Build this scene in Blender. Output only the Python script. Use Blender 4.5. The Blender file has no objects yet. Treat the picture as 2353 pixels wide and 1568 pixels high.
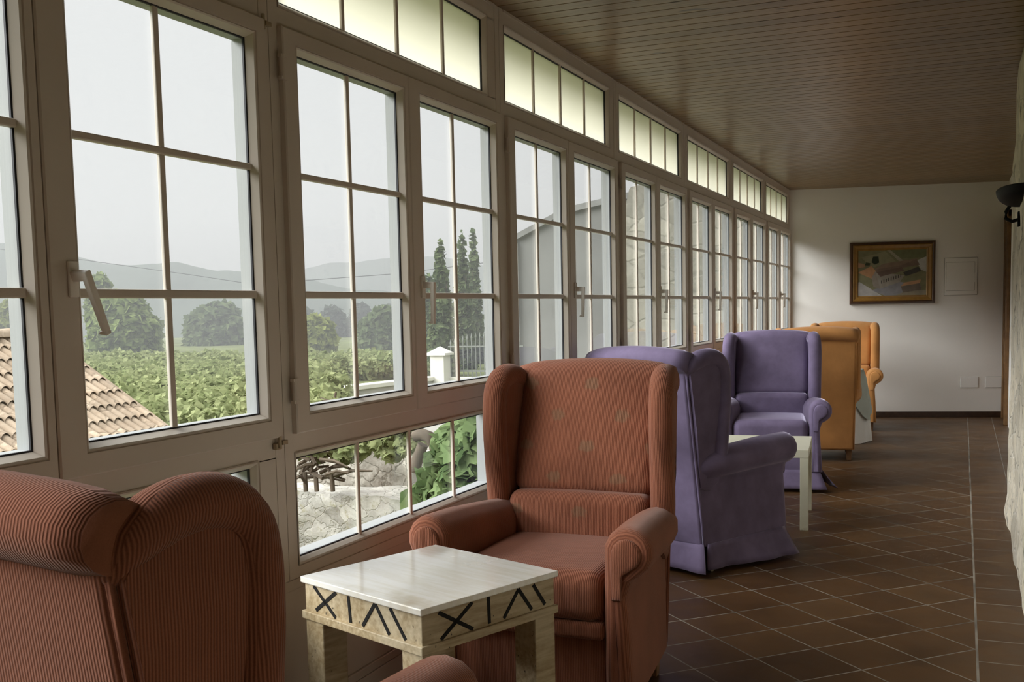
import bpy, math, random
from mathutils import Vector, Matrix, noise
R = math.radians
sc = bpy.context.scene
C = sc.collection
random.seed(4)

# ------------------------------------------------------------------ camera
F, PX, PY = 2417.4, 1176.5, 914.4          # focal length and principal point in pixels of the 2353x1568 frame
YAW, PITCH, ROLL, EYE = .4052, -.0844, -.0212, 1.40
fw = Vector((-math.sin(YAW)*math.cos(PITCH), math.cos(YAW)*math.cos(PITCH), math.sin(PITCH)))
r0 = Vector((math.cos(YAW), math.sin(YAW), 0)); u0 = r0.cross(fw)
rt = math.cos(ROLL)*r0 + math.sin(ROLL)*u0
up = -math.sin(ROLL)*r0 + math.cos(ROLL)*u0
cam = bpy.data.cameras.new('camera'); camo = bpy.data.objects.new('camera', cam); C.objects.link(camo)
cam.sensor_width = 36; cam.lens = F/2353*36
cam.shift_y = (PY-784)/2353; cam.clip_start = .05; cam.clip_end = 2000
M = Matrix((rt, up, -fw)).transposed().to_4x4(); M.translation = (0, 0, EYE)
camo.matrix_world = M
sc.camera = camo

def ray(x, y):
    return rt*((x-PX)/F) - up*((y-PY)/F) + fw
def atY(x, y, Y):                          # the point seen at a pixel, Y metres down the gallery
    d = ray(x, y); return d*(Y/d.y) + Vector((0, 0, EYE))
def atZ(x, y, z):
    d = ray(x, y); return d*((z-EYE)/d.z) + Vector((0, 0, EYE))

# ------------------------------------------------------------------ sky (overcast: brighter overhead than at the horizon)
w = bpy.data.worlds.new('sky'); sc.world = w; w.use_nodes = True
nt = w.node_tree; nt.nodes.clear()
out = nt.nodes.new('ShaderNodeOutputWorld'); bg = nt.nodes.new('ShaderNodeBackground')
geo = nt.nodes.new('ShaderNodeNewGeometry'); sep = nt.nodes.new('ShaderNodeSeparateXYZ')
tc = nt.nodes.new('ShaderNodeTexCoord')
nt.links.new(tc.outputs['Generated'], sep.inputs[0])
rp = nt.nodes.new('ShaderNodeValToRGB'); cr = rp.color_ramp
SKY = [(0., (.10, .12, .08)), (.495, (.16, .18, .13)), (.505, (.76, .77, .78)), (.60, (.80, .805, .81)), (.645, (.84, .84, .84)), (.72, (1.8, 1.8, 1.8)), (1., (2.6, 2.6, 2.6))]
mp = nt.nodes.new('ShaderNodeMapRange'); mp.inputs[1].default_value = -1; mp.inputs[2].default_value = 1
nt.links.new(sep.outputs[2], mp.inputs[0]); nt.links.new(mp.outputs[0], rp.inputs[0])
while len(cr.elements) < len(SKY): cr.elements.new(.5)
SKYMAX = 2.6
for e, (p, c) in zip(cr.elements, SKY):
    e.position = p; e.color = (c[0]/SKYMAX, c[1]/SKYMAX, c[2]/SKYMAX, 1)
bg.inputs['Strength'].default_value = 1.
# added sky glow, masked above the clear panes' view, to fill the room
GLOW, GDIR, GPOW = 19.5, Vector((-.74, -.50, .33)).normalized(), 6.
def wm(op, a, b=None, c=None):
    x = nt.nodes.new('ShaderNodeMath'); x.operation = op
    for i, v in enumerate((a, b, c)):
        if v is None: continue
        if isinstance(v, (int, float)): x.inputs[i].default_value = v
        else: nt.links.new(v, x.inputs[i])
    return x.outputs[0]
dt = nt.nodes.new('ShaderNodeVectorMath'); dt.operation = 'DOT_PRODUCT'; nt.links.new(tc.outputs['Generated'], dt.inputs[0]); dt.inputs[1].default_value = GDIR
lobe = wm('POWER', wm('MAXIMUM', dt.outputs['Value'], 0.), GPOW)
glow_mask = nt.nodes.new('ShaderNodeMapRange'); glow_mask.interpolation_type = 'SMOOTHSTEP'; nt.links.new(sep.outputs[2], glow_mask.inputs[0]); glow_mask.inputs[1].default_value = .245; glow_mask.inputs[2].default_value = .31
gl_ = wm('MULTIPLY', wm('MULTIPLY', lobe, glow_mask.outputs[0]), GLOW)
vm = nt.nodes.new('ShaderNodeVectorMath'); vm.operation = 'MULTIPLY_ADD'
nt.links.new(rp.outputs[0], vm.inputs[0]); vm.inputs[1].default_value = (SKYMAX,)*3; nt.links.new(gl_, vm.inputs[2])
nt.links.new(vm.outputs[0], bg.inputs[0]); nt.links.new(bg.outputs[0], out.inputs[0])
w.cycles.sampling_method = 'AUTOMATIC'

vs = sc.view_settings
vs.view_transform = 'Standard'; vs.look = 'None'; vs.gamma = 1; vs.use_curve_mapping = False
vs.exposure = 0.0
sc.cycles.max_bounces = 8; sc.cycles.diffuse_bounces = 5; sc.cycles.glossy_bounces = 3; sc.cycles.volume_bounces = 0; sc.cycles.transparent_max_bounces = 24
sc.cycles.caustics_reflective = False; sc.cycles.caustics_refractive = False
sc.cycles.sample_clamp_indirect = 6; sc.cycles.use_adaptive_sampling = True; sc.cycles.adaptive_threshold = .035

# ------------------------------------------------------------------ helpers: node materials
def srgb(r, g, b):
    f = lambda c: (c/255/12.92) if c <= 10 else ((c/255+.055)/1.055)**2.4
    return (f(r), f(g), f(b), 1)
class NT:
    def __init__(s, name):
        s.m = bpy.data.materials.new(name); s.m.use_nodes = True; s.t = s.m.node_tree
        s.b = s.t.nodes['Principled BSDF']; s.o = s.t.nodes['Material Output']; s._co = None
    def n(s, k, **kw):
        x = s.t.nodes.new('ShaderNode'+k)
        for a, v in kw.items(): setattr(x, a, v)
        return x
    def l(s, a, b): s.t.links.new(a, b)
    def co(s):
        if not s._co: s._co = s.n('TexCoord').outputs['Object']
        return s._co
    def scaled(s, v, rot=(0, 0, 0)):
        m = s.n('Mapping'); m.inputs['Scale'].default_value = v; m.inputs['Rotation'].default_value = rot
        s.l(s.co(), m.inputs[0]); return m.outputs[0]
    def noise(s, scale, detail=3, rough=.5, vec=None):
        x = s.n('TexNoise'); x.inputs['Scale'].default_value = scale; x.inputs['Detail'].default_value = detail
        x.inputs['Roughness'].default_value = rough; s.l(vec or s.co(), x.inputs['Vector']); return x.outputs['Fac']
    def ramp(s, fac, *st):
        x = s.n('ValToRGB'); e = x.color_ramp.elements
        while len(e) < len(st): e.new(.5)
        for q, (p, c) in zip(e, st):
            q.position = p; q.color = c if len(c) == 4 else (*c, 1)
        s.l(fac, x.inputs[0]); return x.outputs[0]
    def math(s, op, a, b=None, c=None):
        x = s.n('Math', operation=op)
        for i, v in enumerate((a, b, c)):
            if v is None: continue
            if isinstance(v, (int, float)): x.inputs[i].default_value = v
            else: s.l(v, x.inputs[i])
        return x.outputs[0]
    def mix(s, fac, a, b, mode='MIX'):
        x = s.n('Mix', data_type='RGBA', blend_type=mode)
        for i, v in ((0, fac), (6, a), (7, b)):
            if isinstance(v, (int, float)): x.inputs[i].default_value = v
            elif isinstance(v, tuple): x.inputs[i].default_value = v if len(v) == 4 else (*v, 1)
            else: s.l(v, x.inputs[i])
        return x.outputs[2]
    def xyz(s, vec=None):
        x = s.n('SeparateXYZ'); s.l(vec or s.co(), x.inputs[0]); return x.outputs
    def bump(s, h, st, dist=.01):
        x = s.n('Bump'); x.inputs['Strength'].default_value = st; x.inputs['Distance'].default_value = dist
        s.l(h, x.inputs['Height']); s.l(x.outputs[0], s.b.inputs['Normal']); return x
    def set(s, **kw):
        for k, v in kw.items():
            i = s.b.inputs[k.replace('_', ' ')]
            if hasattr(v, 'node'): s.l(v, i)
            else: i.default_value = v
        return s.m

def plain(name, col, rough=.5, spec=.5, metal=0., var=0., vscale=8., bump=0., bscale=40.):
    t = NT(name)
    if var:
        c = t.mix(t.ramp(t.noise(vscale, 4), (.3, (0, 0, 0)), (.7, (1, 1, 1))), tuple(x*(1-var) for x in col[:3]), tuple(min(1, x*(1+var)) for x in col[:3]))
        t.l(c, t.b.inputs['Base Color'])
    else: t.b.inputs['Base Color'].default_value = col
    t.set(Roughness=rough, Metallic=metal, Specular_IOR_Level=spec)
    if bump: t.bump(t.noise(bscale, 4), bump)
    return t.m

def fabric(name, col, dark, axis, pitch=.006, strength=.6, marks=False, sheen=.2, sheencol=(1, .9, .85, 1)):
    """ribbed upholstery: fine cords along one axis, a little worn colour drift"""
    t = NT(name); ax = t.xyz()
    if axis == 2:                                # cords run upright: measured across whichever way the cloth faces
        nn = t.xyz(t.n('TexCoord').outputs['Normal'])
        k = t.math('GREATER_THAN', t.math('ABSOLUTE', nn[0]), t.math('ABSOLUTE', nn[1]))
        a = t.math('ADD', t.math('MULTIPLY', k, ax[1]), t.math('MULTIPLY', t.math('SUBTRACT', 1., k), ax[0]))
    else: a = ax[axis]
    wob = t.math('MULTIPLY', t.noise(9, 2), .004)
    s = t.math('SINE', t.math('MULTIPLY', t.math('ADD', a, wob), 2*math.pi/pitch))
    s01 = t.math('MULTIPLY_ADD', s, .5, .5)
    fine = t.noise(320, 2, .6)
    h = t.math('ADD', s01, t.math('MULTIPLY', fine, .6))
    c = t.mix(t.math('MULTIPLY', h, .62), dark, col)
    drift = t.ramp(t.noise(5, 4), (.3, (.82, .82, .82)), (.7, (1.1, 1.1, 1.1)))
    c = t.mix(1., c, drift, 'MULTIPLY')
    if marks:                                   # faded leaf-like motifs woven in staggered rows
        fac = None
        for ox, oz in ((0, 0), (.5, .5)):
            fx = t.math('SUBTRACT', t.math('FRACT', t.math('ADD', t.math('DIVIDE', ax[0], .265), ox+.93)), .5)
            fz = t.math('SUBTRACT', t.math('FRACT', t.math('ADD', t.math('DIVIDE', ax[2], .235), oz+.33)), .5)
            wv = t.math('MULTIPLY', t.math('SUBTRACT', t.noise(46, 2), .5), .16)
            d = t.math('SQRT', t.math('ADD', t.math('MULTIPLY', fx, fx), t.math('MULTIPLY', t.math('MULTIPLY', fz, fz), 1.6)))
            k = t.ramp(t.math('ADD', d, wv), (.09, (1, 1, 1)), (.135, (0, 0, 0)))
            fac = k if fac is None else t.math('MAXIMUM', fac, k)
        c = t.mix(t.math('MULTIPLY', fac, .42), c, (.21, .145, .085))
    t.l(c, t.b.inputs['Base Color'])
    t.set(Roughness=.9, Specular_IOR_Level=.15, Sheen_Weight=sheen, Sheen_Roughness=.5, Sheen_Tint=sheencol)
    t.bump(h, strength, .0016)
    return t.m

def velvet(name, col, sheen):
    t = NT(name)
    n = t.noise(7, 4, .6); c = t.mix(t.ramp(n, (.32, (0, 0, 0)), (.68, (1, 1, 1))), tuple(x*.82 for x in col[:3]), tuple(x*1.14 for x in col[:3]))
    t.l(c, t.b.inputs['Base Color'])
    t.set(Roughness=.85, Specular_IOR_Level=.15, Sheen_Weight=1., Sheen_Roughness=.3, Sheen_Tint=sheen)
    t.bump(t.noise(160, 3), .12, .002)
    return t.m

def schlick(t, f0, k):                         # thin-pane reflectance, the same from both faces
    g = t.n('NewGeometry'); d = t.n('VectorMath', operation='DOT_PRODUCT'); t.l(g.outputs['Normal'], d.inputs[0]); t.l(g.outputs['Incoming'], d.inputs[1])
    c = t.math('SUBTRACT', 1., t.math('ABSOLUTE', d.outputs['Value']))
    return t.math('MULTIPLY', t.math('MULTIPLY_ADD', t.math('POWER', c, 5.), 1-f0, f0), k)
def glass_mat(name):
    t = NT(name); t.t.nodes.remove(t.b)
    tr = t.n('BsdfTransparent'); tr.inputs[0].default_value = (.98, .99, .985, 1)
    gl = t.n('BsdfGlossy'); gl.inputs['Roughness'].default_value = .0
    mx = t.n('MixShader'); t.l(schlick(t, .04, .8), mx.inputs[0]); t.l(tr.outputs[0], mx.inputs[1]); t.l(gl.outputs[0], mx.inputs[2])
    t.l(mx.outputs[0], t.o.inputs[0]); return t.m
def frosted_mat(name):
    t = NT(name); t.t.nodes.remove(t.b)
    tl = t.n('BsdfTranslucent'); tl.inputs[0].default_value = (.90, .89, .80, 1)
    tr = t.n('BsdfTransparent'); tr.inputs[0].default_value = (.95, .94, .86, 1)
    gl = t.n('BsdfGlossy'); gl.inputs['Roughness'].default_value = .08
    m2 = t.n('MixShader'); m2.inputs[0].default_value = .04; t.l(tl.outputs[0], m2.inputs[1]); t.l(tr.outputs[0], m2.inputs[2])
    m3 = t.n('MixShader'); t.l(schlick(t, .04, .8), m3.inputs[0]); t.l(m2.outputs[0], m3.inputs[1]); t.l(gl.outputs[0], m3.inputs[2])
    t.l(m3.outputs[0], t.o.inputs[0]); return t.m
def leaf_mat(name, a, b, trans=.35):
    t = NT(name); t.t.nodes.remove(t.b)
    inf = t.n('NewGeometry')
    c = t.mix(inf.outputs['Random Per Island'], a, b)
    d = t.n('BsdfDiffuse'); t.l(c, d.inputs[0]); q = t.n('BsdfTranslucent'); t.l(c, q.inputs[0])
    m = t.n('MixShader'); m.inputs[0].default_value = trans; t.l(d.outputs[0], m.inputs[1]); t.l(q.outputs[0], m.inputs[2])
    t.l(m.outputs[0], t.o.inputs[0]); return t.m

# ------------------------------------------------------------------ helpers: mesh building
class MB:
    def __init__(s): s.v = []; s.f = []; s.mi = []
    def add(s, vs_, fs, mi=0):
        o = len(s.v); s.v += [tuple(p) for p in vs_]
        for f in fs: s.f.append([o+i for i in f]); s.mi.append(mi)
        return s
    def box(s, x0, x1, y0, y1, z0, z1, mi=0):
        p = [(x, y, z) for z in (z0, z1) for y in (y0, y1) for x in (x0, x1)]
        return s.add(p, [(0, 2, 3, 1), (4, 5, 7, 6), (0, 1, 5, 4), (2, 6, 7, 3), (0, 4, 6, 2), (1, 3, 7, 5)], mi)
    def hexa(s, p, mi=0):                       # eight corners: bottom loop then top loop
        return s.add(p, [(3, 2, 1, 0), (4, 5, 6, 7), (0, 1, 5, 4), (1, 2, 6, 5), (2, 3, 7, 6), (3, 0, 4, 7)], mi)
    def loft(s, secs, closed=True, cap0=True, cap1=True, mi=0):
        n = len(secs[0]); v = [p for q in secs for p in q]; f = []
        for i in range(len(secs)-1):
            for j in range(n if closed else n-1):
                k = (j+1) % n; f.append((i*n+j, i*n+k, (i+1)*n+k, (i+1)*n+j))
        if cap0: f.append(tuple(range(n-1, -1, -1)))
        if cap1: f.append(tuple((len(secs)-1)*n+j for j in range(n)))
        return s.add(v, f, mi)
    def tube(s, pts, r, n=8, mi=0, ref=None):
        pts = [Vector(p) for p in pts]; secs = []
        rr = r if isinstance(r, (list, tuple)) else [r]*len(pts)
        ref = Vector(ref) if ref else None
        for i, p in enumerate(pts):
            d = (pts[min(i+1, len(pts)-1)]-pts[max(i-1, 0)]).normalized()
            if ref is None: ref = Vector((0, 0, 1)) if abs(d.z) < .9 else Vector((1, 0, 0))
            a = d.cross(ref).normalized(); b = d.cross(a).normalized()
            secs.append([p+(a*math.cos(2*math.pi*k/n)+b*math.sin(2*math.pi*k/n))*rr[i] for k in range(n)])
        return s.loft(secs, mi=mi)
    def rbox(s, h, r, deform=None, nm=6, nc=4, off=(0, 0, 0), mi=0):
        """rounded box with half sizes h, corner radius r, surface grid bent by deform(p)"""
        def ticks(a):
            c = [a-r + r*math.tan(R(45)*i/nc) for i in range(nc+1)]
            m = [-(a-r)+2*(a-r)*i/nm for i in range(1, nm)]
            return [-q for q in reversed(c)] + m + c
        T = [ticks(a) for a in h]; idx = {}; v = []; f = []
        def vert(q):
            pin = Vector([max(-(h[i]-r), min(h[i]-r, q[i])) for i in range(3)]); d = Vector(q)-pin
            p = pin + d.normalized()*r if d.length > 1e-9 else pin
            k = tuple(round(c, 5) for c in p)
            if k not in idx:
                idx[k] = len(v); v.append(p)
            return idx[k]
        for ax in range(3):
            a, b = (ax+1) % 3, (ax+2) % 3
            for sg in (-1, 1):
                for i in range(len(T[a])-1):
                    for j in range(len(T[b])-1):
                        q = []
                        for (ii, jj) in ((i, j), (i+1, j), (i+1, j+1), (i, j+1)):
                            p = [0, 0, 0]; p[ax] = sg*h[ax]; p[a] = T[a][ii]; p[b] = T[b][jj]; q.append(vert(p))
                        if sg < 0: q.reverse()
                        if len(set(q)) >= 3:
                            qq = []
                            for z in q:
                                if z not in qq: qq.append(z)
                            f.append(tuple(qq))
        if deform: v = [Vector(deform(p.copy())) for p in v]
        o = Vector(off)
        return s.add([p+o for p in v], f, mi)
    def build(s, name, mats, parent=None, smooth=None, bevel=0., sub=0):
        me = bpy.data.meshes.new(name); me.from_pydata(s.v, [], s.f)
        for m in (mats if isinstance(mats, (list, tuple)) else [mats]): me.materials.append(m)
        me.polygons.foreach_set('material_index', s.mi)
        me.update()
        if smooth is not None:
            me.polygons.foreach_set('use_smooth', [True]*len(me.polygons))
            if smooth < 180: me.set_sharp_from_angle(angle=R(smooth))
        o = bpy.data.objects.new(name, me); C.objects.link(o)
        if parent: o.parent = parent
        if bevel:
            b = o.modifiers.new('bevel', 'BEVEL'); b.width = bevel; b.segments = 2; b.limit_method = 'ANGLE'; b.angle_limit = R(40)
        if sub:
            b = o.modifiers.new('sub', 'SUBSURF'); b.levels = sub; b.render_levels = sub
        return o
def tag(o, label, cat, group=None, kind=None):
    o['label'] = label; o['category'] = cat
    if group: o['group'] = group
    if kind: o['kind'] = kind
    return o
def empty(name, loc, rz=0., label=None, cat=None, group=None, kind=None):
    o = bpy.data.objects.new(name, None); C.objects.link(o); o.location = loc; o.rotation_euler = (0, 0, rz); o.empty_display_size = .1
    if label: tag(o, label, cat, group, kind)
    return o
def copy_tree(o, parent=None):
    c = o.copy(); C.objects.link(c)
    if parent: c.parent = parent
    for ch in list(o.children): copy_tree(ch, c)
    return c

# ------------------------------------------------------------------ materials
PVC = plain('white_window_frame', (.64, .575, .50, 1), .38, .4, var=.03, vscale=3)
PVC_DIM = plain('window_frame_dimmed', (.36, .37, .37, 1), .5, .4, var=.03, vscale=3)  # frame colour greyed down on outer faces to offset the strong sky glow
PVC_OUT = PVC
GASKET = plain('black_rubber_gasket', (.012, .012, .016, 1), .6)
GLASS = glass_mat('window_glass'); FROST = frosted_mat('frosted_glass')
HANDLE = plain('cream_metal_handle', (.80, .76, .70, 1), .32, .5)
BRASS = plain('brass', (.40, .33, .22, 1), .45, .5, metal=.4)
PLASTER = plain('white_plaster', (.85, .825, .785, 1), .9, .2, var=.02, vscale=2.5, bump=.06, bscale=30)
DARKWOOD = plain('dark_wood', (.045, .022, .012, 1), .45, .4, var=.25, vscale=20)
BLACKMETAL = plain('black_metal', (.008, .008, .008, 1), .65, .15)

def ceiling_mat():
    t = NT('varnished_pine_boards')
    x = t.xyz()
    brd = t.math('FLOOR', t.math('DIVIDE', t.math('SUBTRACT', x[1], 4.8501), .1015))
    wn = t.n('TexWhiteNoise', noise_dimensions='1D'); t.l(brd, wn.inputs['W'])
    v = t.scaled((1.3, 26, 1)); g = t.noise(3.2, 5, .62, v)
    c = t.ramp(g, (.25, (.14, .080, .034)), (.55, (.25, .155, .072)), (.8, (.33, .215, .105)))
    k = t.noise(5.5, 1, .4, t.scaled((1, 3.2, 1)))
    c = t.mix(t.ramp(k, (.72, (0, 0, 0)), (.79, (1, 1, 1))), c, (.06, .032, .016))
    c = t.mix(1., c, t.ramp(wn.outputs[0], (0., (.80, .80, .80)), (1., (1.12, 1.12, 1.12))), 'MULTIPLY')
    t.l(c, t.b.inputs['Base Color']); t.set(Roughness=.33, Specular_IOR_Level=.5)
    t.bump(g, .10, .004); return t.m
CEIL = ceiling_mat()

def floor_mat():
    t = NT('terracotta_floor_tiles')
    x = t.xyz(); X, Y = x[0], x[1]
    dg = .40
    def lines(v, off, pitch, wdt):                 # 1 on a joint of width wdt
        q = t.math('ABSOLUTE', t.math('SUBTRACT', t.math('FRACT', t.math('ADD', t.math('DIVIDE', t.math('SUBTRACT', v, off), pitch), .5)), .5))
        return t.math('LESS_THAN', t.math('MULTIPLY', q, pitch), wdt/2)
    s_ = t.math('ADD', X, Y); d_ = t.math('SUBTRACT', X, Y)
    s0, d0 = -.934+4.304, -.934-4.304
    g1 = t.math('MAXIMUM', lines(s_, s0, dg, .0095), lines(d_, d0, dg, .0095))
    inb = t.math('GREATER_THAN', X, .071)          # the straight border course along the stone wall
    g2 = t.math('MAXIMUM', lines(Y, 4.64, .286, .006), lines(X, .33, 5., .006))
    grout = t.math('ADD', t.math('MULTIPLY', g1, t.math('SUBTRACT', 1., inb)), t.math('MULTIPLY', g2, inb))
    grout = t.math('MAXIMUM', grout, t.math('LESS_THAN', t.math('ABSOLUTE', t.math('SUBTRACT', X, .071)), .0048))
    ids = t.n('CombineXYZ')
    a = t.math('FLOOR', t.math('DIVIDE', t.math('SUBTRACT', s_, s0), dg)); b = t.math('FLOOR', t.math('DIVIDE', t.math('SUBTRACT', d_, d0), dg))
    t.l(t.math('ADD', a, t.math('MULTIPLY', inb, 50.)), ids.inputs[0]); t.l(b, ids.inputs[1])
    wn = t.n('TexWhiteNoise', noise_dimensions='2D'); t.l(ids.outputs[0], wn.inputs['Vector'])
    c = t.mix(wn.outputs[0], (.076, .034, .0095), (.108, .054, .018))
    n = t.noise(4.5, 5, .6); c = t.mix(1., c, t.ramp(n, (.25, (.72, .72, .72)), (.75, (1.22, 1.2, 1.15))), 'MULTIPLY')
    gc = t.mix(t.ramp(t.noise(3, 3), (.35, (0, 0, 0)), (.6, (1, 1, 1))), (.11, .095, .076), (.28, .245, .20))
    c = t.mix(grout, c, gc)
    t.l(c, t.b.inputs['Base Color'])
    t.set(Roughness=t.mix(grout, t.ramp(n, (.3, (.40, .40, .40)), (.7, (.54, .54, .54))), (.8, .8, .8)), Specular_IOR_Level=.5)
    h = t.math('ADD', t.math('MULTIPLY', grout, -1.), t.math('MULTIPLY', t.noise(7, 3), .5))
    t.bump(h, .35, .004); return t.m
FLOOR = floor_mat()

def stone_mat(name, a, b, dark, mortar=None, scale=3., dens=.5):
    t = NT(name)
    n = t.noise(scale*3, 8, .68); c = t.mix(t.ramp(n, (.3, (0, 0, 0)), (.7, (1, 1, 1))), a, b)
    vz = t.n('TexVoronoi', feature='DISTANCE_TO_EDGE'); vz.inputs['Scale'].default_value = scale
    wn_ = t.n('TexNoise'); wn_.inputs['Scale'].default_value = scale*1.4; wn_.inputs['Detail'].default_value = 3; t.l(t.co(), wn_.inputs['Vector'])
    wa = t.n('VectorMath', operation='MULTIPLY_ADD'); t.l(wn_.outputs['Color'], wa.inputs[0]); wa.inputs[1].default_value = (.35, .35, .25); t.l(t.co(), wa.inputs[2])
    wv = t.n('Mapping'); wv.inputs['Scale'].default_value = (1, 1, 1.7); t.l(wa.outputs[0], wv.inputs[0]); t.l(wv.outputs[0], vz.inputs['Vector'])
    vc = t.n('TexVoronoi'); vc.inputs['Scale'].default_value = scale; t.l(wv.outputs[0], vc.inputs['Vector'])
    bw = t.n('RGBToBW'); t.l(vc.outputs['Color'], bw.inputs[0])
    c = t.mix(1., c, t.ramp(bw.outputs[0], (.1, (.72, .72, .72)), (.9, (1.15, 1.15, 1.15))), 'MULTIPLY')
    spot = t.ramp(t.noise(scale*2.1, 6, .7), (.56, (0, 0, 0)), (.64, (1, 1, 1)))
    c = t.mix(t.math('MULTIPLY', spot, dens), c, dark)
    e = t.ramp(t.math('ADD', vz.outputs[0], t.math('MULTIPLY', t.noise(scale*6, 3), .04)), (.03, (1, 1, 1)), (.075, (0, 0, 0)))
    if mortar: c = t.mix(t.math('MULTIPLY', e, .6), c, mortar)
    t.l(c, t.b.inputs['Base Color']); t.set(Roughness=.95, Specular_IOR_Level=.15)
    h = t.math('SUBTRACT', n, t.math('MULTIPLY', e, .5))
    t.bump(h, .8, .02); return t.m
STONE = stone_mat('granite_wall', (.60, .53, .40), (.84, .78, .66), (.15, .14, .11), (.70, .66, .58), 3.2, .78)
RUBBLE = stone_mat('rubble_stone', (.25, .225, .185), (.52, .49, .43), (.10, .09, .07), (.13, .12, .09), 3.6, .5)
LEDGE = stone_mat('mossy_stone', (.42, .40, .36), (.62, .60, .55), (.30, .27, .12), (.44, .42, .37), 4.2, .5)

# ------------------------------------------------------------------ room shell
WX = -1.937                                        # room face of the fixed window frames
BAY0, BAY = 2.71, 1.742
YB = -1.6                                          # wall behind the camera
HC = 2.753
def struct(o, label, cat): return tag(o, label, cat, kind='structure')
NB = Vector((-math.sin(.2132), math.cos(.2132), 0)); DB = Vector((math.cos(.2132), math.sin(.2132), 0)); MBK = Vector((-.243, 13.483, 0))

m = MB(); m.add([(-2.05, YB, 0), (.75, YB, 0), (.75, 13.75, 0), (-2.05, 13.15, 0)], [(0, 1, 2, 3)]).add([(-2.05, YB, -.2), (.75, YB, -.2), (.75, 13.75, -.2), (-2.05, 13.15, -.2)], [(3, 2, 1, 0)])
struct(m.build('floor', FLOOR), 'brown terracotta tile floor laid diagonally with a straight border course', 'floor')
m = MB(); secs = []; pitch, gv = .1015, .005
y = 4.8501 - pitch*math.ceil((4.8501-YB)/pitch)
prof = []
while y < 13.9:
    prof += [(y-gv, HC), (y-.0015, HC+.007), (y+.0015, HC+.007), (y+gv, HC)]; y += pitch
m.loft([[(x, a, b) for a, b in prof] for x in (-2.05, .75)], closed=False, cap0=False, cap1=False)
m.box(-2.05, .75, YB, 13.9, HC+.008, HC+.05)
struct(m.build('ceiling', CEIL), 'varnished brown wooden plank ceiling with narrow boards', 'ceiling')
def far_pt(s, z, d=0.):                            # a point on the far wall: s along it, d in front of it
    p = MBK + DB*s - NB*d; return (p.x, p.y, z)
def far_box(mb, s0, s1, z0, z1, d0, d1, mi=0):
    return mb.hexa([far_pt(s0, z0, d1), far_pt(s1, z0, d1), far_pt(s1, z0, d0), far_pt(s0, z0, d0), far_pt(s0, z1, d1), far_pt(s1, z1, d1), far_pt(s1, z1, d0), far_pt(s0, z1, d0)], mi)
struct(far_box(MB(), -1.9, 1.1, -.05, HC+.02, -.12, 0).build('wall_back', PLASTER), 'white plastered end wall where the framed picture hangs', 'wall')
struct(MB().box(.475, .6, 7.2, 13.72, 0, HC).build('wall_plaster', PLASTER), 'white plastered side wall past the rough stone wall', 'wall')
struct(MB().box(-2.05, .75, YB-.1, YB, 0, HC).build('wall_front', PLASTER), 'white plastered wall behind the viewer', 'wall')
m = MB(); far_box(m, -1.74, .735, 0, .073, 0, .016)
struct(m.build('baseboard_back', DARKWOOD, bevel=.003), 'dark brown baseboard along the white end wall', 'baseboard')
# window wall below and beside the bays
m = MB()
m.box(-2.02, WX-.004, -.774, 13.13, .142, .53); m.box(-2.02, WX-.002, -.774, 13.13, 0, .104); m.box(-2.0, WX-.012, -.774, 13.13, .10, .15)
m.box(-2.02, WX+.006, -.774, 13.13, .527, .560); m.box(-2.02, WX, -.774, 13.13, .108, .138)
m.box(-2.02, WX, YB, -.774, 0, HC); m.box(-2.02, WX, 13.118, 13.3, 0, HC)
struct(m.build('wall_left', PVC, bevel=.002), 'white panelled strip of wall below the row of windows', 'wall')

# rough stone wall on the right
def stone_wall():
    m = MB(); ys = [YB+i*.055 for i in range(int((7.34-YB)/.055)+1)]; zs = [i*.055 for i in range(51)]
    def px_(y, z):
        v = Vector((y*1.0, z*1.6, .3))
        d = noise.fractal(v*1.3, 1., 2., 4)*.020 + noise.noise(v*5)*.010 - .02*max(0, noise.noise(v*2.4+Vector((0, 0, 9)))-.25)
        base = .284 - .010*math.exp(-((z-.06)/.10)**2) - .02*math.exp(-((z-.05)/.07)**2 - ((y-7.3)/.25)**2)
        return base + d*.7
    n = len(zs); v = []; f = []
    for yy in ys:
        for z in zs: v.append((px_(yy, z), yy, min(z, HC)))
    for i in range(len(ys)-1):
        for j in range(n-1): f.append((i*n+j, i*n+j+1, (i+1)*n+j+1, (i+1)*n+j))
    m.add(v, f)
    ex = [.02*k for k in range(1, 12)]; v = []; f = []                     # the return at its far end
    last = ys[-1]
    for z in zs:
        x0 = px_(last, z)
        for k in range(12): v.append((x0+(.49-x0)*k/11, last+(0 if k == 0 else .02+.015*noise.noise(Vector((k*.4, z*3, 2)))), min(z, HC)))
    for j in range(n-1):
        for k in range(11): f.append((j*12+k, j*12+k+1, (j+1)*12+k+1, (j+1)*12+k))
    m.add(v, f)
    m.box(.40, .75, YB, 7.3, 0, HC)
    return m.build('wall_right', STONE, smooth=60)
struct(stone_wall(), 'rough pale granite wall at the right edge of the room', 'wall')

# door in the white side wall, seen edge-on
WOOD = plain('brown_door_wood', (.165, .085, .032, 1), .4, .4, var=.25, vscale=12)
d = struct(empty('door_1', (.475, 13.25, 0)), 'brown wooden door with moulded frame seen edge on in the corner', 'door')
m = MB()
for a, b in ((.27, .36), (-.50, -.41)): m.box(-.035, 0, a, b, 0, 2.36); m.box(-.045, -.03, a+.015, b-.03, 0, 2.36)
m.box(-.035, 0, -.50, .36, 2.28, 2.36)
m.build('door_frame', WOOD, d, bevel=.006)
m = MB(); m.box(-.012, .03, -.41, .27, .01, 2.28)
for z0, z1 in ((.15, .95), (1.1, 2.1)): m.box(-.018, -.01, -.32, .18, z0, z1)
lf = m.build('door_leaf', WOOD, d, bevel=.004)

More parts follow.
